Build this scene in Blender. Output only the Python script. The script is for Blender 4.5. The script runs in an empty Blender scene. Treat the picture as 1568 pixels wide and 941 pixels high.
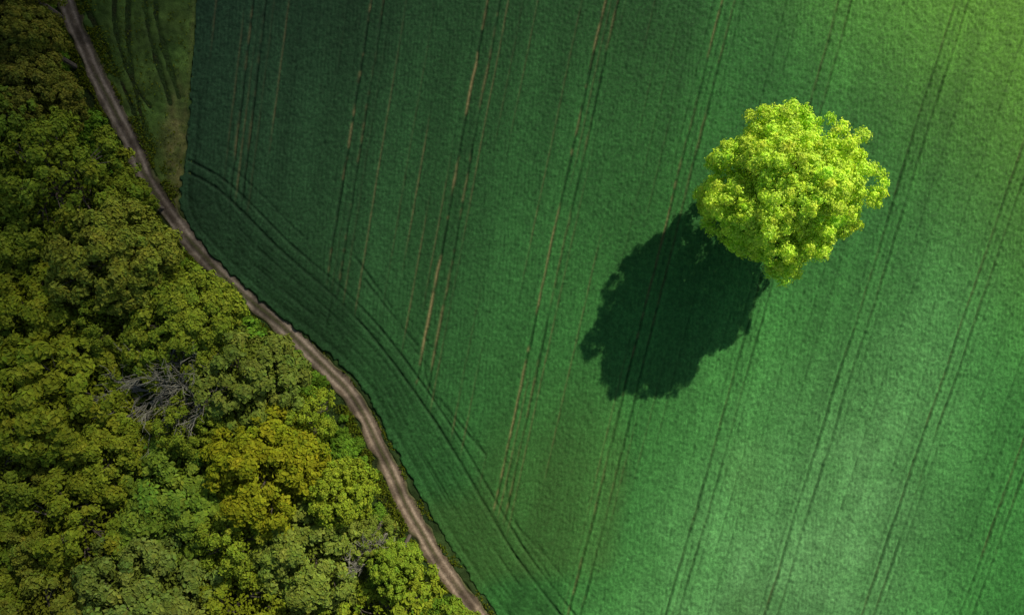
import bpy, math, numpy as np
from mathutils import Vector
rng=np.random.default_rng(7)
S=0.09; CX=784.0; CY=470.5; H=94.0
def W(px,py): return ((px-CX)*S,(CY-py)*S)
scene=bpy.context.scene
scene.view_settings.view_transform='Standard'
scene.view_settings.look='None'
scene.view_settings.exposure=0
# ---------------------------------------------------------------- noise
_tabs={}
def vnoise(x,y,scale,seed=0):
    if seed not in _tabs: _tabs[seed]=np.random.default_rng(1000+seed).random((256,256))
    T=_tabs[seed]
    x=x/scale+37.3*seed; y=y/scale+11.7*seed
    xi=np.floor(x).astype(np.int64); yi=np.floor(y).astype(np.int64)
    fx=x-xi; fy=y-yi
    fx=fx*fx*(3-2*fx); fy=fy*fy*(3-2*fy)
    x0=xi&255; x1=(xi+1)&255; y0=yi&255; y1=(yi+1)&255
    return (T[x0,y0]*(1-fx)+T[x1,y0]*fx)*(1-fy)+(T[x0,y1]*(1-fx)+T[x1,y1]*fx)*fy
def rnoise(x,y,scale,seed):
    a=seed*1.37; ca,sa=math.cos(a),math.sin(a)
    b=a+.9; cb,sb=math.cos(b),math.sin(b)
    return .5+.62*((vnoise(x*ca-y*sa,x*sa+y*ca,scale,seed)-.5)+(vnoise(x*cb-y*sb,x*sb+y*cb,scale*.83,seed+200)-.5))
def sst(a,b,x):
    t=np.clip((x-a)/(b-a),0,1); return t*t*(3-2*t)
def spline(pts,n=12):
    P=np.array(pts,float); out=[]
    Q=np.vstack([2*P[0]-P[1],P,2*P[-1]-P[-2]])
    for i in range(1,len(Q)-2):
        t=np.linspace(0,1,n,endpoint=False)[:,None]
        p0,p1,p2,p3=Q[i-1],Q[i],Q[i+1],Q[i+2]
        out.append(.5*((2*p1)+(-p0+p2)*t+(2*p0-5*p1+4*p2-p3)*t**2+(-p0+3*p1-3*p2+p3)*t**3))
    out.append(P[-1:]); return np.vstack(out)
def poly_dist(px,py,C):
    d=np.full(px.shape,1e9)
    for i in range(len(C)-1):
        a=C[i]; b=C[i+1]; ab=b-a; L=ab@ab
        t=np.clip(((px-a[0])*ab[0]+(py-a[1])*ab[1])/L,0,1)
        dd=(px-a[0]-t*ab[0])**2+(py-a[1]-t*ab[1])**2
        np.minimum(d,dd,out=d)
    return np.sqrt(d)
B=spline([(330,-6000),(310,-400),(302,0),(294,120),(286,220),(276,290),(281,330),(303,365),(350,415),(415,472),(485,528),(550,592),(596,670),(645,760),(695,845),(762,941),(900,1120),(1400,1800),(4500,6000)],6)
Tc=spline([(290,255),(335,280),(378,318),(440,380),(510,440),(572,503),(640,592),(700,682),(760,785),(803,855),(870,941),(1010,1120),(1510,1800),(4600,6000)],6)
Tc2=spline([(286,300),(330,345),(385,400),(440,440),(500,500),(570,580),(630,670),(690,770),(745,850),(815,941),(950,1120),(1450,1800)],6)
R=spline([(20,-400),(60,-120),(100,0),(130,70),(166,150),(205,230),(240,296),(278,352),(330,408),(400,472),(468,533),(538,603),(580,682),(622,768),(668,852),(735,941),(860,1110),(1250,1650)],8)
Fe=np.array([(-60,-500),(40,-200),(85,-50),(100,40),(115,150),(170,235),(255,322),(330,398),(350,440),(422,515),(508,590),(545,650),(562,720),(598,800),(650,850),(695,900),(730,960),(860,1150),(1000,1350)],float)
# ---------------------------------------------------------------- node helpers
def newmat(name):
    m=bpy.data.materials.new(name); m.use_nodes=True
    nt=m.node_tree; nt.nodes.clear()
    o=nt.nodes.new('ShaderNodeOutputMaterial'); return m,nt,o
def N(nt,t,**k):
    n=nt.nodes.new(t)
    for a,b in k.items(): setattr(n,a,b)
    return n
def noise_node(nt,scale,detail=4,rough=.6,src=None):
    n=N(nt,'ShaderNodeTexNoise'); n.inputs['Scale'].default_value=scale
    n.inputs['Detail'].default_value=detail; n.inputs['Roughness'].default_value=rough
    if src is None:
        g=N(nt,'ShaderNodeNewGeometry'); src=g.outputs['Position']
    nt.links.new(src,n.inputs['Vector']); return n
def mult(nt,c1,c2,fac=1.0,blend='MULTIPLY'):
    m=N(nt,'ShaderNodeMix',data_type='RGBA',blend_type=blend)
    m.inputs[0].default_value=fac
    for s,c in ((6,c1),(7,c2)):
        if isinstance(c,tuple): m.inputs[s].default_value=c
        else: nt.links.new(c,m.inputs[s])
    return m.outputs[2]
def ramp(nt,fac,stops):
    r=N(nt,'ShaderNodeValToRGB')
    e=r.color_ramp.elements
    while len(e)<len(stops): e.new(.5)
    for i,(p,c) in enumerate(stops):
        e[i].position=p; e[i].color=(*c,1)
    nt.links.new(fac,r.inputs[0]); return r.outputs[0]
def attr_mat(name,fine=9.0,bump=.25,lo=.65,hi=1.35,rough=.75,spec=.15,dist=.08,det=3):
    m,nt,o=newmat(name)
    a=N(nt,'ShaderNodeAttribute',attribute_name='tint')
    n=noise_node(nt,fine,det,.65)
    v=ramp(nt,n.outputs['Fac'],[(.30,(lo,lo,lo)),(.70,(hi,hi,hi))])
    c=mult(nt,a.outputs['Color'],v)
    b=N(nt,'ShaderNodeBump'); b.inputs['Strength'].default_value=bump; b.inputs['Distance'].default_value=dist
    nt.links.new(n.outputs['Fac'],b.inputs['Height'])
    p=N(nt,'ShaderNodeBsdfPrincipled'); p.inputs['Roughness'].default_value=rough
    p.inputs['Specular IOR Level'].default_value=spec
    nt.links.new(c,p.inputs['Base Color']); nt.links.new(b.outputs[0],p.inputs['Normal'])
    nt.links.new(p.outputs[0],o.inputs[0]); return m
# ---------------------------------------------------------------- mesh helper
def mesh_np(name,V,F,mats,tint=None,mi=None,smooth=False):
    me=bpy.data.meshes.new(name)
    V=np.asarray(V,np.float32); F=np.asarray(F,np.int32)
    k=F.shape[1]
    me.vertices.add(len(V)); me.vertices.foreach_set('co',V.ravel())
    me.loops.add(F.size); me.loops.foreach_set('vertex_index',F.ravel())
    me.polygons.add(len(F)); me.polygons.foreach_set('loop_start',np.arange(0,F.size,k,dtype=np.int32))
    me.polygons.foreach_set('loop_total',np.full(len(F),k,np.int32))
    me.polygons.foreach_set('use_smooth',np.full(len(F),smooth,bool))
    for m in mats: me.materials.append(m)
    if mi is not None: me.polygons.foreach_set('material_index',np.asarray(mi,np.int32))
    if tint is not None:
        a=me.attributes.new('tint','FLOAT_COLOR','POINT')
        c=np.ones((len(V),4),np.float32); c[:,:3]=tint; a.data.foreach_set('color',c.ravel())
    me.update(calc_edges=True); return me
def add(name,me,loc=(0,0,0),parent=None):
    ob=bpy.data.objects.new(name,me); scene.collection.objects.link(ob); ob.location=loc
    if parent: ob.parent=parent
    return ob
def heightfield(name,xs,ys,func,mat):
    X,Y=np.meshgrid(xs,ys); shp=X.shape; X=X.ravel(); Y=Y.ravel()
    Z,C,K=func(X,Y)
    nx=len(xs); ny=len(ys)
    idx=np.arange(nx*ny).reshape(ny,nx)
    F=np.stack([idx[:-1,:-1],idx[:-1,1:],idx[1:,1:],idx[1:,:-1]],-1).reshape(-1,4)
    F=F[K[F].all(1)]
    used=np.zeros(nx*ny,bool); used[F.ravel()]=True
    re=np.cumsum(used)-1
    me=mesh_np(name,np.stack([X,Y,Z],1)[used],re[F],[mat],C[used],smooth=True)
    return add(name,me)
def axis(lo,hi,step,flo,fhi):
    a=[hi]; s=step
    while a[-1]<fhi: s*=1.18; a.append(a[-1]+s)
    b=[lo]; s=step
    while b[-1]>flo: s*=1.18; b.append(b[-1]-s)
    return np.concatenate([np.array(b[1:])[::-1],np.arange(lo,hi,step),np.array(a)])
# ---------------------------------------------------------------- crop field
def lerp(a,b,t): return np.asarray(a)[None,:]*(1-t[:,None])+np.asarray(b)[None,:]*t[:,None]
trk_str={0:.40,1:.75,2:1.0,3:.5,4:.30,5:.10,6:.08}
def field(X,Y):
    px=X/S+CX; py=CY-Y/S; pyc=np.clip(py,-2500,3000)
    bx=np.interp(py,B[:,1],B[:,0]); tx=np.interp(pyc,Tc[:,1],Tc[:,0]); tx=np.where(pyc<255,200,tx)
    near=(np.abs(px-bx)<330)&(py>-900)&(py<1700)
    dB=np.abs(px-bx); dB[near]=poly_dist(px[near],py[near],B[20:])
    dB=np.where(px>bx,dB,-dB)
    dT=np.full(px.shape,999.); dT2=dT.copy()
    dT[near]=poly_dist(px[near],py[near],Tc); dT2[near]=poly_dist(px[near],py[near],Tc2)
    sT=np.where(px>tx,dT,-dT)
    wob=(vnoise(X,Y,9,3)-.5)*2.8+(vnoise(X,Y,2.2,4)-.5)*1.2
    X0=(px+.055*pyc)/(1-.000175*pyc); sc=(1-.000175*pyc)
    k=np.floor((X0-400+89.25)/178.5).astype(int)
    t=((X0-400+89.25)%178.5-89.25)*sc+wob
    fan=sst(-14,14,sT+wob*3)
    d1=np.abs(t+9.5)*S; d2=np.abs(t-9.5)*S
    wid=.14+.07*vnoise(X,Y,4,5)
    g1=np.exp(-(d1/wid)**2)*(.55+.7*vnoise(X,Y,5,6))
    g2=np.exp(-(d2/wid)**2)*(.40+.8*vnoise(X,Y,5,7))
    tram=np.clip(g1+g2,0,1.2)*fan
    rim_light=(np.exp(-((t+9.5-4.2)*S/.17)**2)+np.exp(-((t-9.5-4.2)*S/.17)**2)+.5*np.exp(-((t+9.5+4.2)*S/.17)**2))*fan
    str_=np.vectorize(lambda q:trk_str.get(q,.1))(np.clip(k,-1,9))
    soil=(g1*1.1+g2*.5)*fan*str_*sst(.36,.70,vnoise(X*.6,Y,7,8)*.6+vnoise(X,Y,.9,9)*.4)*1.0
    # drill seams
    m=((X0-400+11.15)%22.31-11.15)*sc+wob*.4
    kk=np.floor((X0-400+11.15)/22.31)
    ss=vnoise(kk*7.3,Y*.6/12+kk*1.7,1.0,10)
    seam=np.exp(-(np.abs(m)*S/.13)**2)*(.30+.80*sst(.35,.85,ss))*fan*(.4+.8*rnoise(X,Y,.8,12))
    fine=np.cos((X0*sc+wob*1.2)*S*2*math.pi/.50)*fan*rnoise(X,Y,2.5,33)*2
    soil=soil+seam*.30*sst(.5,.85,ss)*(1-sst(700,1100,px))
    # headland
    hl=1-fan
    mm=((dB+wob*.6)%22-11)
    seamh=np.exp(-(np.abs(mm)*S/.14)**2)*hl*sst(.4,.8,vnoise(X,Y,5,13))*.7*(dB>0)
    finh=np.cos((dB+wob)*S*2*math.pi/.50)*hl*rnoise(X,Y,2.5,34)*2
    ht=(np.exp(-((dT-8.5)*S/.17)**2))*(.35+.8*vnoise(X,Y,5,14))*(px>288)
    ht+=np.exp(-((dT-30)*S/.15)**2)*.35*sst(.4,.7,vnoise(X,Y,6,17))*(px>300)
    ht+=np.exp(-((dT-52)*S/.15)**2)*.25*sst(.45,.7,vnoise(X,Y,6,18))*(px>320)
    ht2=np.exp(-(np.abs(dT2-2)*S/.15)**2)*.45*sst(.35,.7,vnoise(X,Y,7,15))
    rim_light+=np.exp(-((dT-12.8)*S/.17)**2)*.7*(px>288)
    edge=np.exp(-((dB-15+wob)/3.0)**2)*.4
    stray=np.zeros_like(px)
    for a,b in (((672,610),(742,694)),((783,795),(832,848)),((560,430),(640,530)),((545,395),(600,470))):
        stray+=np.exp(-(poly_dist(px,py,np.array([a,b],float))*S/.2)**2)
    # turning arcs where the tramlines leave the headland
    for C in ([(505,430),(508,460),(500,500)],[(655,520),(650,560),(662,600),(700,655)],[(790,690),(775,740),(790,800),(840,880)],[(320,262),(350,300),(352,345)],[(372,250),(366,290),(385,322)]):
        stray+=.8*np.exp(-(poly_dist(px,py,spline(C,5))*S/.17)**2)
    stray*=.6*(.4+vnoise(X,Y,2,16))
    track=np.clip(tram+.50*seam+.5*seamh+ht+ht2+edge+stray,0,1.3)
    right=sst(700,1500,px+.25*py)
    n0=vnoise(X,Y,.23,19)-.5
    n1=rnoise(X,Y,.33,20)-.5; n2=rnoise(X,Y,.66,21)-.5; n3=rnoise(X,Y,1.9,22)-.5; n4=vnoise(X,Y,17,23)-.5
    n5=rnoise(X+.35*Y,Y*.55-.2*X,.38,24)-.5
    z=.38+n0*.07+n1*.09+n2*(.012+.045*right)+n5*.055*(.5+right)+n3*.015+n4*.22+(fine+finh)*.013
    z-=track*.22
    z-=sst(2.5,-2.5,dB+wob*1.2+n2*7)*.75
    # colour
    c=lerp((.024,.060,.024),(.030,.130,.022),sst(250,1300,px+.35*py))  # darker left end: part of the shade put into crop colour
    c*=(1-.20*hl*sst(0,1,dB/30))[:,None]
    c*=(1-.30*np.exp(-((px-930)/300)**2-((py+20)/260)**2))[:,None]  # shade over the top centre painted into the base colour
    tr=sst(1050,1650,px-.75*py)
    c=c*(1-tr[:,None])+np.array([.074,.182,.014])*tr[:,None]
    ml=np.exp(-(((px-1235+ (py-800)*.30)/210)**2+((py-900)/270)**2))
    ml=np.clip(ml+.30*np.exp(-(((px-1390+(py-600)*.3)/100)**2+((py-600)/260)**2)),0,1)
    mint_sheen=np.clip(ml*(.62+.5*rnoise(X,Y,3,25)),0,1)
    c=c*(1-mint_sheen[:,None])+np.array([.100,.255,.075])*mint_sheen[:,None]  # crop sheen painted in as lighter mint base colour
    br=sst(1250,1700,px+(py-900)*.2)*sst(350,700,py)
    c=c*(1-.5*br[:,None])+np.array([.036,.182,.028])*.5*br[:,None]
    v=(.84+.32*vnoise(X,Y,14,26))*(.86+.28*vnoise(X0*S,Y*.08,2.0,27))*(.70+.60*rnoise(X,Y,.32,28))*(.92+.16*rnoise(X,Y,1.1,31))
    v*=1-.48*np.clip(track,0,1)
    v*=1+.26*rim_light*vnoise(X,Y,5,32)  # light catching the track rims, painted as brighter crop
    v*=1+.035*(fine+finh)
    v*=1+.14*sst(0,1,(vnoise(X0*S,Y*.02,7,29)-.45)*4)
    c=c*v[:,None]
    s=np.clip(soil,0,.8)
    yl=sst(.5,.8,vnoise(X,Y,11,30))*.35*sst(500,750,py)*(1-sst(1000,1250,px))
    c=c*(1-yl[:,None])+np.array([.055,.10,.018])*yl[:,None]
    c=c*(1-s[:,None])+np.array([.28,.22,.085])*s[:,None]
    return z,c,dB>-7
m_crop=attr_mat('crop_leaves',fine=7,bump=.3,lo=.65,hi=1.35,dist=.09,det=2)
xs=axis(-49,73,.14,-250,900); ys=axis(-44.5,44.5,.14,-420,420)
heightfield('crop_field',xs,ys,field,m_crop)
# ---------------------------------------------------------------- grass strip between track and crop
def meadow(X,Y):
    px=X/S+CX; py=CY-Y/S
    bx=np.interp(py,B[:,1],B[:,0]); rx=np.interp(py,R[:,1],R[:,0])
    dR=np.where(px>rx,1,-1)*poly_dist(px,py,R); dB=np.where(px<bx,1,-1)*poly_dist(px,py,B[20:])
    n=rnoise(X,Y,.5,40)-.5; n2=rnoise(X,Y,1.3,41)-.5; n3=rnoise(X,Y,5,42)
    z=.10+n*.12+n2*.12
    z-=sst(14,8,dR+n2*6)*.5
    tr=np.zeros_like(px)
    for C in ([(220,-60),(224,30),(240,95),(262,160)],[(236,-60),(240,30),(256,90),(274,150)],[(200,-60),(196,60),(212,160),(232,230)],[(118,-20),(160,70),(196,150),(222,215)],[(178,-60),(176,40),(200,120),(230,165)]):
        tr+=np.exp(-((poly_dist(px,py,spline(C,5))+(vnoise(X,Y,3,43)-.5)*4)*S/.30)**2)*(.5+.9*vnoise(X,Y,3,48))
    tr=np.clip(tr,0,1.1); z-=tr*.28
    c=lerp((.048,.100,.016),(.090,.140,.024),n3)
    st=np.exp(-((px-268+(vnoise(X,Y,2,47)-.5)*18)/16)**2)*sst(90,190,py)+.30*np.exp(-((bx-5-px)/4)**2)
    st=np.clip(st*(.2+1.1*rnoise(X,Y,1.1,44)),0,1)*.65
    c=c*(1-st[:,None])+np.array([.22,.175,.06])*st[:,None]
    c*=(1-.70*np.clip(tr,0,1))[:,None]*(.65+.7*rnoise(X,Y,.6,45))[:,None]*(.65+.7*rnoise(X,Y,2.6,49))[:,None]
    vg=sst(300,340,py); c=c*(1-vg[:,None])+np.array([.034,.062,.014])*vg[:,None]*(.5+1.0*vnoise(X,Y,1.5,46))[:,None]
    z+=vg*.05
    return z,c,(dR>2)&(dB>-14)
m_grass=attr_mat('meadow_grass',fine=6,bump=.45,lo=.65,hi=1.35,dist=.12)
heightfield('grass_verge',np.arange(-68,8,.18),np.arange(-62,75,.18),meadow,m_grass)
# ---------------------------------------------------------------- dirt track
def road():
    C=R; L=np.concatenate([[0],np.cumsum(np.linalg.norm(np.diff(C,axis=0),axis=1))])
    s=np.arange(0,L[-1],2.5); P=np.stack([np.interp(s,L,C[:,0]),np.interp(s,L,C[:,1])],1)
    D=np.gradient(P,axis=0); D/=np.linalg.norm(D,axis=1)[:,None]; Nn=np.stack([-D[:,1],D[:,0]],1)
    v=np.linspace(-24,24,49)
    G=P[:,None,:]+Nn[:,None,:]*v[None,:,None]
    px=G[...,0].ravel(); py=G[...,1].ravel(); X=(px-CX)*S; Y=(CY-py)*S
    vv=np.tile(v,len(P)); n=vnoise(X,Y,1.6,50)-.5; n2=vnoise(X,Y,.4,51)-.5
    vw=vv+(vnoise(X,Y,5,52)-.5)*5
    tr=np.exp(-((np.abs(vw)-6.2)/3.0)**2)
    z=.16-sst(13.0,19,np.abs(vw)+n*10)*.40-tr*.07+n2*.03+n*.03
    mid=np.exp(-(vw/2.4)**2)*sst(.35,.6,vnoise(X,Y,6,53)*.7+vnoise(X,Y,1.0,54)*.3)
    edge=sst(9.5,14.5,np.abs(vw)+n*8)
    c=lerp((.150,.115,.080),(.36,.29,.22),np.clip(tr*.85+n2*.6,0,1))
    dk=sst(.45,.8,vnoise(X,Y,2.4,55))*.5; c=c*(1-dk)[:,None]
    warm=sst(380,700,py)
    c=c*(1+.15*warm[:,None])*(1-.2*warm[:,None]*np.array([0,.35,.8])[None,:])
    gm=np.clip(mid*.65+edge*.75,0,1)
    c=c*(1-gm[:,None])+np.array([.075,.085,.024])*gm[:,None]
    nx=len(v); idx=np.arange(len(px)).reshape(-1,nx)
    F=np.stack([idx[:-1,:-1],idx[:-1,1:],idx[1:,1:],idx[1:,:-1]],-1).reshape(-1,4)[:,::-1]
    add('dirt_road',mesh_np('dirt_road',np.stack([X,Y,z],1),F,[attr_mat('dirt',fine=5,bump=.5,lo=.7,hi=1.3,rough=.9,dist=.06)],c,smooth=True))
road()
# ---------------------------------------------------------------- ground sheet
m,nt,o=newmat('forest_floor')
n1=noise_node(nt,.35,8,.65); n2=noise_node(nt,3,4,.7)
c=ramp(nt,n1.outputs['Fac'],[(.3,(.035,.030,.012)),(.5,(.035,.060,.014)),(.7,(.060,.110,.020))])
v=ramp(nt,n2.outputs['Fac'],[(.3,(.5,.5,.5)),(.7,(1.4,1.4,1.4))])
p=N(nt,'ShaderNodeBsdfPrincipled'); p.inputs['Roughness'].default_value=.9; p.inputs['Specular IOR Level'].default_value=.1
b=N(nt,'ShaderNodeBump'); b.inputs['Distance'].default_value=.3; nt.links.new(n2.outputs['Fac'],b.inputs['Height'])
nt.links.new(mult(nt,c,v),p.inputs['Base Color']); nt.links.new(b.outputs[0],p.inputs['Normal']); nt.links.new(p.outputs[0],o.inputs[0])
g=np.array([-4000,-400,-120,0,120,400,4000.]); GX,GY=np.meshgrid(g,g); idx=np.arange(49).reshape(7,7)
F=np.stack([idx[:-1,:-1],idx[:-1,1:],idx[1:,1:],idx[1:,:-1]],-1).reshape(-1,4)
add('ground',mesh_np('ground',np.stack([GX.ravel(),GY.ravel(),GX.ravel()*0],1),F,[m]))
# ---------------------------------------------------------------- foliage / bark materials
def leaf_mat(name,col,var,trans=.35,rough=.55,spec=.25):
    m,nt,o=newmat(name)
    a=N(nt,'ShaderNodeAttribute',attribute_name='tint'); oi=N(nt,'ShaderNodeObjectInfo')
    c=mult(nt,(*col,1),a.outputs['Color']); c=mult(nt,c,oi.outputs['Color'])
    if trans<=0:
        p=N(nt,'ShaderNodeBsdfDiffuse'); nt.links.new(c,p.inputs[0]); nt.links.new(p.outputs[0],o.inputs[0]); return m
    p=N(nt,'ShaderNodeBsdfPrincipled'); p.inputs['Roughness'].default_value=rough; p.inputs['Specular IOR Level'].default_value=spec
    nt.links.new(c,p.inputs['Base Color'])
    t=N(nt,'ShaderNodeBsdfTranslucent')
    nt.links.new(mult(nt,c,(*var,1)),t.inputs['Color'])
    mx=N(nt,'ShaderNodeMixShader'); mx.inputs[0].default_value=trans
    nt.links.new(p.outputs[0],mx.inputs[1]); nt.links.new(t.outputs[0],mx.inputs[2]); nt.links.new(mx.outputs[0],o.inputs[0]); return m
m_leaf=leaf_mat('oak_leaves',(.66,.88,.050),(1.1,1.0,.5),.24)
m_for=leaf_mat('forest_leaves',(.200,.255,.018),(1.1,1.0,.5),.0,.6,.15)
def bark_mat(name,col):
    m,nt,o=newmat(name)
    n=noise_node(nt,4,5,.7); c=ramp(nt,n.outputs['Fac'],[(.3,tuple(x*.6 for x in col)),(.7,tuple(x*1.3 for x in col))])
    p=N(nt,'ShaderNodeBsdfPrincipled'); p.inputs['Roughness'].default_value=.9
    nt.links.new(c,p.inputs['Base Color']); nt.links.new(p.outputs[0],o.inputs[0]); return m
m_bark=bark_mat('bark',(.13,.10,.075)); m_dead=bark_mat('grey_bark',(.30,.28,.20))
# ---------------------------------------------------------------- tree geometry
def tubes(segs,sides=6):
    A=np.array([s[0] for s in segs],float); Bq=np.array([s[1] for s in segs],float)
    r0=np.array([s[2] for s in segs]); r1=np.array([s[3] for s in segs])
    D=Bq-A; D/=np.linalg.norm(D,axis=1)[:,None]+1e-9
    ref=np.where(np.abs(D[:,2:3])>.9,np.array([[1.,0,0]]),np.array([[0,0,1.]]))
    U=np.cross(D,ref); U/=np.linalg.norm(U,axis=1)[:,None]; Vv=np.cross(D,U)
    th=np.arange(sides)*2*math.pi/sides
    ring=np.cos(th)[None,:,None]*U[:,None,:]+np.sin(th)[None,:,None]*Vv[:,None,:]
    P=np.concatenate([A[:,None]+ring*r0[:,None,None],Bq[:,None]+ring*r1[:,None,None]],1)
    n=len(segs); base=(np.arange(n)*2*sides)[:,None]; i=np.arange(sides)[None,:]; j=(i+1)%sides
    F=np.stack([base+i,base+j,base+sides+j,base+sides+i],-1).reshape(-1,4)
    return P.reshape(-1,3),F
def leaves(P,Nn,size,r,asp=.62):
    n=len(P); rv=r.normal(size=(n,3)); T=np.cross(Nn,rv); T/=np.linalg.norm(T,axis=1)[:,None]+1e-9
    Bt=np.cross(Nn,T); s=(size*(.65+.7*r.random(n)))[:,None]
    fold=Nn*s*.12
    V=np.stack([P-T*s*.5,P+Bt*s*asp*.5+fold,P+T*s*.5,P-Bt*s*asp*.5+fold],1).reshape(-1,3)
    F=np.arange(4*n).reshape(n,4); return V,F
def curve_limb(a,b,ra,rb,r,n=4,sag=.12):
    a=np.array(a,float); b=np.array(b,float); L=np.linalg.norm(b-a); mid=(a+b)/2+r.normal(size=3)*L*sag*.6; mid[2]+=L*sag
    t=np.linspace(0,1,n+1)[:,None]; P=(1-t)**2*a+2*t*(1-t)*mid+t**2*b; rr=np.linspace(ra,rb,n+1)
    return [(P[i],P[i+1],rr[i],rr[i+1]) for i in range(n)],P
def make_tree(name,seed,Rh,Rz,hc,lobes,per,nleaf,lsize,mat,prof=None,lobe_r=.27,cl_r=.115,sparse=0.,core=1.0,jit=.42,tvar=.3,frv=.30):
    r=np.random.default_rng(seed)
    ga=math.pi*(3-math.sqrt(5)); LP=[]; LR=[]
    for i in range(lobes):
        zc=1-1.72*(i+.5)/lobes; th=i*ga+r.normal()*.25
        rr=math.sqrt(max(0,1-zc*zc)); fr=.74*(.99-frv/2+frv*r.random())
        LP.append((rr*math.cos(th)*fr,rr*math.sin(th)*fr,zc*fr)); LR.append(lobe_r*(.70+.6*r.random()))
    LP=np.array(LP); LR=np.array(LR)
    CP=[];CR=[]
    for p_,q in zip(LP,LR):
        out=p_/(np.linalg.norm(p_)+1e-6)
        k=max(4,int(per*(q/lobe_r)**2))
        d=r.normal(size=(k*3,3)); d/=np.linalg.norm(d,axis=1)[:,None]
        d=d[(d@out>-.25)][:k]
        c=p_+d*q*(.75+.4*r.random(len(d)))[:,None]
        CP.append(c); CR.append(cl_r*(.50+.9*r.random(len(c))))
    CP=np.vstack(CP); CR=np.concatenate(CR)
    keep=(np.linalg.norm(CP,axis=1)>.5)&(r.random(len(CP))>sparse); CP=CP[keep]; CR=CR[keep]
    scl=np.array([Rh,Rh,Rz])
    CW=CP*scl
    if prof is not None:
        th=np.degrees(np.arctan2(CW[:,1],CW[:,0]))%360
        CW[:,:2]*=np.interp(th,prof[0],prof[1])[:,None]
    RW=CR*Rh
    PP=[];NN=[];TT=[]
    for c,cr,u in zip(CW,RW,CP):
        k=int(nleaf*(cr/(cl_r*Rh))**2); k=max(k,12)
        out=u/np.linalg.norm(u); out=out+np.array([0,0,.5]); out/=np.linalg.norm(out)
        d=r.normal(size=(k,3))+out*.8; d/=np.linalg.norm(d,axis=1)[:,None]
        ph=r.random(3)*6.28
        lump=1+.28*np.sin(d[:,0]*6+ph[0])*np.sin(d[:,1]*6+ph[1])+.16*np.sin(d[:,2]*8+ph[2])
        rad=cr*(.50+.62*r.random(k)**.6)*lump
        P=c+d*rad[:,None]*np.array([1,1,.75])
        nn=d*.9+out*.35+r.normal(size=(k,3))*jit; nn/=np.linalg.norm(nn,axis=1)[:,None]
        tv=(1-tvar/2+tvar*r.random())*(.78+.44*r.random(k)); hue=1+.06*r.normal()
        t=np.stack([tv*(hue+.06*r.normal(size=k)),tv,tv*(1.0+.5*r.random(k))],1)
        PP.append(P);NN.append(nn);TT.append(t)
    k=int(len(CW)*nleaf*.12*core)
    d=r.normal(size=(k,3)); d/=np.linalg.norm(d,axis=1)[:,None]
    d=d[d[:,2]>-.75]; k=len(d)
    P=d*scl*(.35+.4*r.random(k))[:,None]; nn=d+r.normal(size=(k,3))*.6; nn/=np.linalg.norm(nn,axis=1)[:,None]
    PP.append(P);NN.append(nn);TT.append(np.full((k,3),.8))
    PP=np.vstack(PP);NN=np.vstack(NN);TT=np.vstack(TT)
    PP[:,2]+=hc
    LV,LF=leaves(PP,NN,lsize,r)
    segs=[]; tr=Rh*.055+.06; fork=max(hc-Rz*.75,.15*hc)
    s,_=curve_limb((0,0,-.2),(r.normal()*.2,r.normal()*.2,fork),tr*1.35,tr,r,4,.02); segs+=s
    s,main=curve_limb((0,0,fork),(r.normal()*.5,r.normal()*.5,hc+Rz*.6),tr,tr*.25,r,6,.04); segs+=s
    for i in r.permutation(len(LP))[:min(len(LP),22)]:
        e=LP[i]*scl; e[2]+=hc; a=main[r.integers(0,4)]
        if e[2]<a[2]: a=main[0]
        s,pts=curve_limb(a,e,tr*.45,tr*.12,r,5); segs+=s
        for q in range(3):
            dd=np.linalg.norm(CW+[0,0,hc]-e,axis=1); j=np.argsort(dd)[r.integers(0,8)]
            s,_=curve_limb(pts[3],CW[j]+[0,0,hc],tr*.16,tr*.05,r,3); segs+=s
    TV,TF=tubes(segs,6)
    V=np.vstack([TV,LV]); F=np.vstack([TF,LF+len(TV)])
    mi=np.concatenate([np.zeros(len(TF)),np.ones(len(LF))])
    tint=np.vstack([np.ones((len(TV),3)),np.repeat(TT,4,axis=0)])
    return mesh_np(name,V,F,[m_bark,mat],tint,mi)
# lone tree ------------------------------------------------------
prof_a=[0,15,46,69,106,142,164,201,221,256,280,319,347,360]
prof_r=[1.0,1.03,1.06,.95,1.03,.95,1.05,1.0,.88,1.02,.95,.85,1.0,1.0]
hc=13.5; k=H/(H-hc)
tx,ty=W(CX+(1200-CX)/k,CY+(296-CY)/k)
me=make_tree('oak_tree',11,9.6,8.5,hc,90,12,125,.31,m_leaf,(prof_a,prof_r),lobe_r=.195,cl_r=.068,jit=.34,core=2.,frv=.42)
add('oak_tree',me,(tx,ty,0))
# forest -----------------------------------------------------------
variants=[]
specs=[(6.0,5.0,10.5,38,11,95,.40,.24,.098,0.),(5.2,4.8,10.5,30,11,100,.38,.26,.108,0.),(6.6,5.2,11.5,44,12,90,.42,.22,.088,.05),
       (4.4,4.6,10.0,24,11,100,.37,.28,.12,0.),(5.6,5.0,10.5,30,9,85,.36,.25,.10,.25),(6.2,4.6,10.8,50,9,95,.40,.19,.085,.1)]
for i,(a,b_,c_,l,pr,nl,ls,lr,cr,sp) in enumerate(specs):
    variants.append((make_tree('forest_tree_%d'%i,100+i,a,b_,c_,l,pr,nl,ls,m_for,None,lr,cr,sp,1.6,.40,.3,.38),a,c_))
forest=bpy.data.objects.new('forest',None); scene.collection.objects.link(forest)
placed=[]
def edge_x(y): return np.interp(y,Fe[:,1],Fe[:,0])
bare=[(232,606,40),(292,590,36),(560,872,22)]
r=np.random.default_rng(5)
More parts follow.
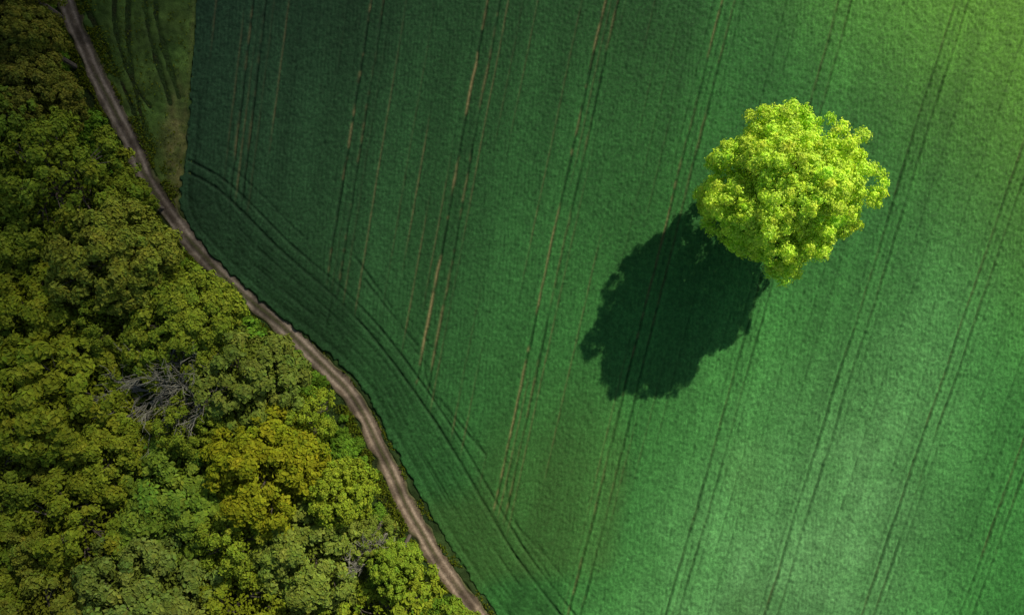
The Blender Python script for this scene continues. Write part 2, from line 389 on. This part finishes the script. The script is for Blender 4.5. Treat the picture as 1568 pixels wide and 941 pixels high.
for rad,tries in ((88,700),(74,2000),(60,4000),(48,6000),(38,6000)):
    for _ in range(tries):
        x=r.uniform(-330,900); y=r.uniform(-260,1220); q=rad*(.92+.16*r.random())
        if (edge_x(y)-x)*.76 < q*.9: continue
        if (edge_x(y-q*.7)-x)<q*.55 or (edge_x(y+q*.7)-x)<q*.4: continue
        ok=True
        for (a,b_,c_) in placed:
            if (a-x)**2+(b_-y)**2<((c_+q)*.69)**2: ok=False;break
        if any((x-a)**2+(y-b_)**2<(q*.85+c_*.5)**2 for a,b_,c_ in bare): ok=False
        if ok: placed.append((x,y,q))
cnt=0
for (x,y,q) in placed:
    me,a,hcv=variants[r.integers(len(variants))]
    s0=.86+.26*r.random(); hh=hcv*s0; kk=H/(H-hh)
    wr=q*S/kk*1.12; sc_=wr/a
    X,Y=W(CX+(x-CX)/kk,CY+(y-CY)/kk)
    ob=bpy.data.objects.new('tree_%d'%cnt,me); scene.collection.objects.link(ob); ob.parent=forest
    ob.location=(X,Y,0); ob.scale=(sc_,sc_,s0*(.92+.1*r.random())*(.75+.25*sc_)); ob.rotation_euler=(r.normal()*.05,r.normal()*.05,r.random()*6.28)
    u=r.random(); f=.88+.24*r.random()
    col=(1.0,1.0,1.0)
    if u<.2: col=(1.13,1.05,.9)
    elif u<.3: col=(1.06,.93,1.2)
    elif u<.48: col=(.82,.93,1.1)
    elif u<.56: col=(.88,.88,1.6)
    warm=np.clip((x-200)/350,0,1)*.25
    if y<170: col=(.98,.78,1.2)
    if (x-365)**2+(y-755)**2<58**2: col=(1.28,1.06,.7)
    ob.color=(col[0]*f*(1+warm),col[1]*f*(1+warm),col[2]*f,1); cnt+=1
# undergrowth ------------------------------------------------------
shr=[make_tree('shrub_%d'%i,300+i,1.5,1.1,1.0,10,7,40,.34,m_for,None,.35,.24,0,.6) for i in range(3)]
ug=bpy.data.objects.new('undergrowth',None); scene.collection.objects.link(ug)
for i in range(380):
    y=r.uniform(-120,1040); rx=np.interp(y,R[:,1],R[:,0])
    off=r.uniform(26,120) if r.random()<.75 else r.uniform(120,420); x=rx-off
    if i<60: x=300+r.normal()*50; y=580+r.normal()*30; off=100
    X,Y=W(x,y); ob=bpy.data.objects.new('shrub_plant_%d'%i,shr[r.integers(3)]); scene.collection.objects.link(ob); ob.parent=ug
    s=r.uniform(.45,1.15)*(1 if off>40 else .6)*(1.7 if i<60 else 1); ob.location=(X,Y,-.1); ob.scale=(s,s,s*(2.2 if i<60 else .9)); ob.rotation_euler=(0,0,r.random()*6.28)
    f=.7+.6*r.random(); ob.color=(.65*f,.95*f,.9*f,1)
# grass tufts along the verges and over the meadow ----------------------
n=26000; L=r.integers(0,len(R)-1,n); tt=r.random(n)[:,None]; P=R[L]*(1-tt)+R[L+1]*tt
D=R[L+1]-R[L]; D/=np.linalg.norm(D,axis=1)[:,None]; Nn=np.stack([-D[:,1],D[:,0]],1)
side=np.where(r.random(n)<.6,1,-1); off=14+np.abs(r.normal(size=n))*11
P=P+Nn*(side*off)[:,None]
P2=np.stack([r.uniform(110,302,2500),r.uniform(-80,320,2500)],1); P2=P2[P2[:,0]>np.interp(P2[:,1],R[:,1],R[:,0])+16]
P=np.vstack([P,P2])
X=(P[:,0]-CX)*S; Y=(CY-P[:,1])*S
bx=np.interp(P[:,1],B[:,1],B[:,0]); kp=(P[:,0]<bx-1)&(rnoise(X,Y,2.0,60)>.42)
X=X[kp];Y=Y[kp]; n=len(X); nn=r.normal(size=(n,3))*.7+[0,0,.8]; nn/=np.linalg.norm(nn,axis=1)[:,None]
V,F=leaves(np.stack([X,Y,.12+.25*r.random(n)],1),nn,.34,r,.4)
tv=(.28+.45*r.random(n)); t=np.stack([tv*(.8+.4*r.random(n)),tv,tv],1)
add('verge_grass_tufts',mesh_np('verge_grass_tufts',V,F,[m_for],np.repeat(t,4,axis=0)))
# bare trees ---------------------------------------------------------
def bare_tree(seed,Rr,ht):
    r=np.random.default_rng(seed); segs=[]
    def grow(p,d,L,rad,lev):
        n=3
        for i in range(n):
            d=d+r.normal(size=3)*.12; d/=np.linalg.norm(d); q=p+d*L/n
            segs.append((p,q,rad*(1-.25*i/n),rad*(1-.25*(i+1)/n))); p=q
            if lev<4 and (i>0 or lev>0):
                for _ in range(2 if lev<3 else 1):
                    e=d+r.normal(size=3)*.42; e[2]+=.02; e/=np.linalg.norm(e); grow(p,e,L*(.62+.15*r.random()),max(rad*.58,.022),lev+1)
    base=np.array([0,0,-.2]); top=np.array([0,0,ht*.66]); segs.append((base,top,.32,.22))
    for i in range(7):
        th=i*.9+r.random()*.5; e=np.array([math.cos(th),math.sin(th),.20+.5*r.random()]); e/=np.linalg.norm(e); grow(top,e,Rr*.75,.13,1)
    V,F=tubes(segs,4); return mesh_np('bare_tree',V,F,[m_dead])
for i,(x,y,q) in enumerate(bare):
    hh=13; kk=H/(H-hh); X,Y=W(CX+(x-CX)/kk,CY+(y-CY)/kk)
    add('bare_tree',bare_tree(40+i,q*S/kk*1.5,15.5),(X,Y,0))
# ---------------------------------------------------------------- light
el=math.radians(37.5); ax,ay=.585,.811
Ld=Vector((ax*math.cos(el),ay*math.cos(el),math.sin(el)))
sd=bpy.data.lights.new('sun','SUN'); sd.energy=5; sd.angle=math.radians(.7); sd.color=(1,.96,.86)
so=bpy.data.objects.new('sun',sd); scene.collection.objects.link(so); so.rotation_euler=Ld.to_track_quat('Z','Y').to_euler(); so.location=Ld*800
w=bpy.data.worlds.new('World'); scene.world=w; w.use_nodes=True; nt=w.node_tree
sk=nt.nodes.new('ShaderNodeTexSky'); sk.sky_type='NISHITA'; sk.sun_disc=False; sk.sun_elevation=el; sk.sun_rotation=math.atan2(ax,ay)
bg=nt.nodes['Background']; nt.links.new(sk.outputs[0],bg.inputs[0]); bg.inputs[1].default_value=.085
# added unseen sheet, graded to dim the sun over the left side -----------------------------------
Hc=420.; off=Ld*(Hc/Ld.z)
m,nt,o=newmat('dimming_sheet')
tc=N(nt,'ShaderNodeTexCoord'); sep=N(nt,'ShaderNodeSeparateXYZ'); nt.links.new(tc.outputs['Object'],sep.inputs[0])
def M(op,a,b=None):
    n=N(nt,'ShaderNodeMath',operation=op)
    for i,v in enumerate((a,b)):
        if v is None: continue
        if isinstance(v,(int,float)): n.inputs[i].default_value=v
        else: nt.links.new(v,n.inputs[i])
    return n.outputs[0]
nz=noise_node(nt,.012,1,.5,tc.outputs['Object'])
q=M('SUBTRACT',sep.outputs[0],M('MULTIPLY',sep.outputs[1],.52))
q=M('ADD',q,M('MULTIPLY',M('SUBTRACT',nz.outputs['Fac'],.5),20.))
mr=N(nt,'ShaderNodeMapRange'); mr.inputs['From Min'].default_value=-82; mr.inputs['From Max'].default_value=38
mr.inputs['To Min'].default_value=.98; mr.inputs['To Max'].default_value=0; nt.links.new(q,mr.inputs[0])
ln=N(nt,'ShaderNodeVectorMath',operation='LENGTH'); nt.links.new(tc.outputs['Object'],ln.inputs[0])
fd=N(nt,'ShaderNodeMapRange'); fd.inputs['From Min'].default_value=190; fd.inputs['From Max'].default_value=330; fd.inputs['To Min'].default_value=1; fd.inputs['To Max'].default_value=0
nt.links.new(ln.outputs['Value'],fd.inputs[0])
op=M('MULTIPLY',mr.outputs[0],fd.outputs[0])
tr=N(nt,'ShaderNodeBsdfTransparent'); df=N(nt,'ShaderNodeBsdfDiffuse'); df.inputs[0].default_value=(.85,.85,.87,1)
mx=N(nt,'ShaderNodeMixShader'); nt.links.new(op,mx.inputs[0]); nt.links.new(tr.outputs[0],mx.inputs[1]); nt.links.new(df.outputs[0],mx.inputs[2]); nt.links.new(mx.outputs[0],o.inputs[0])
g=np.linspace(-340,340,60); GX,GY=np.meshgrid(g,g); GX=GX.ravel();GY=GY.ravel(); idx=np.arange(3600).reshape(60,60)
F=np.stack([idx[:-1,:-1],idx[:-1,1:],idx[1:,1:],idx[1:,:-1]],-1).reshape(-1,4)
add('sun_dimming_sheet',mesh_np('sun_dimming_sheet',np.stack([GX,GY,(vnoise(GX,GY,60,70)-.5)*10],1),F,[m],smooth=True),off)
# ---------------------------------------------------------------- camera
cd=bpy.data.cameras.new('camera'); co=bpy.data.objects.new('camera',cd); scene.collection.objects.link(co)
co.location=(0,0,H); co.rotation_euler=(0,0,0); cd.sensor_width=36; cd.lens=36*H/(1568*S); cd.clip_end=10000; cd.clip_start=.5
scene.camera=co
print('trees',cnt)
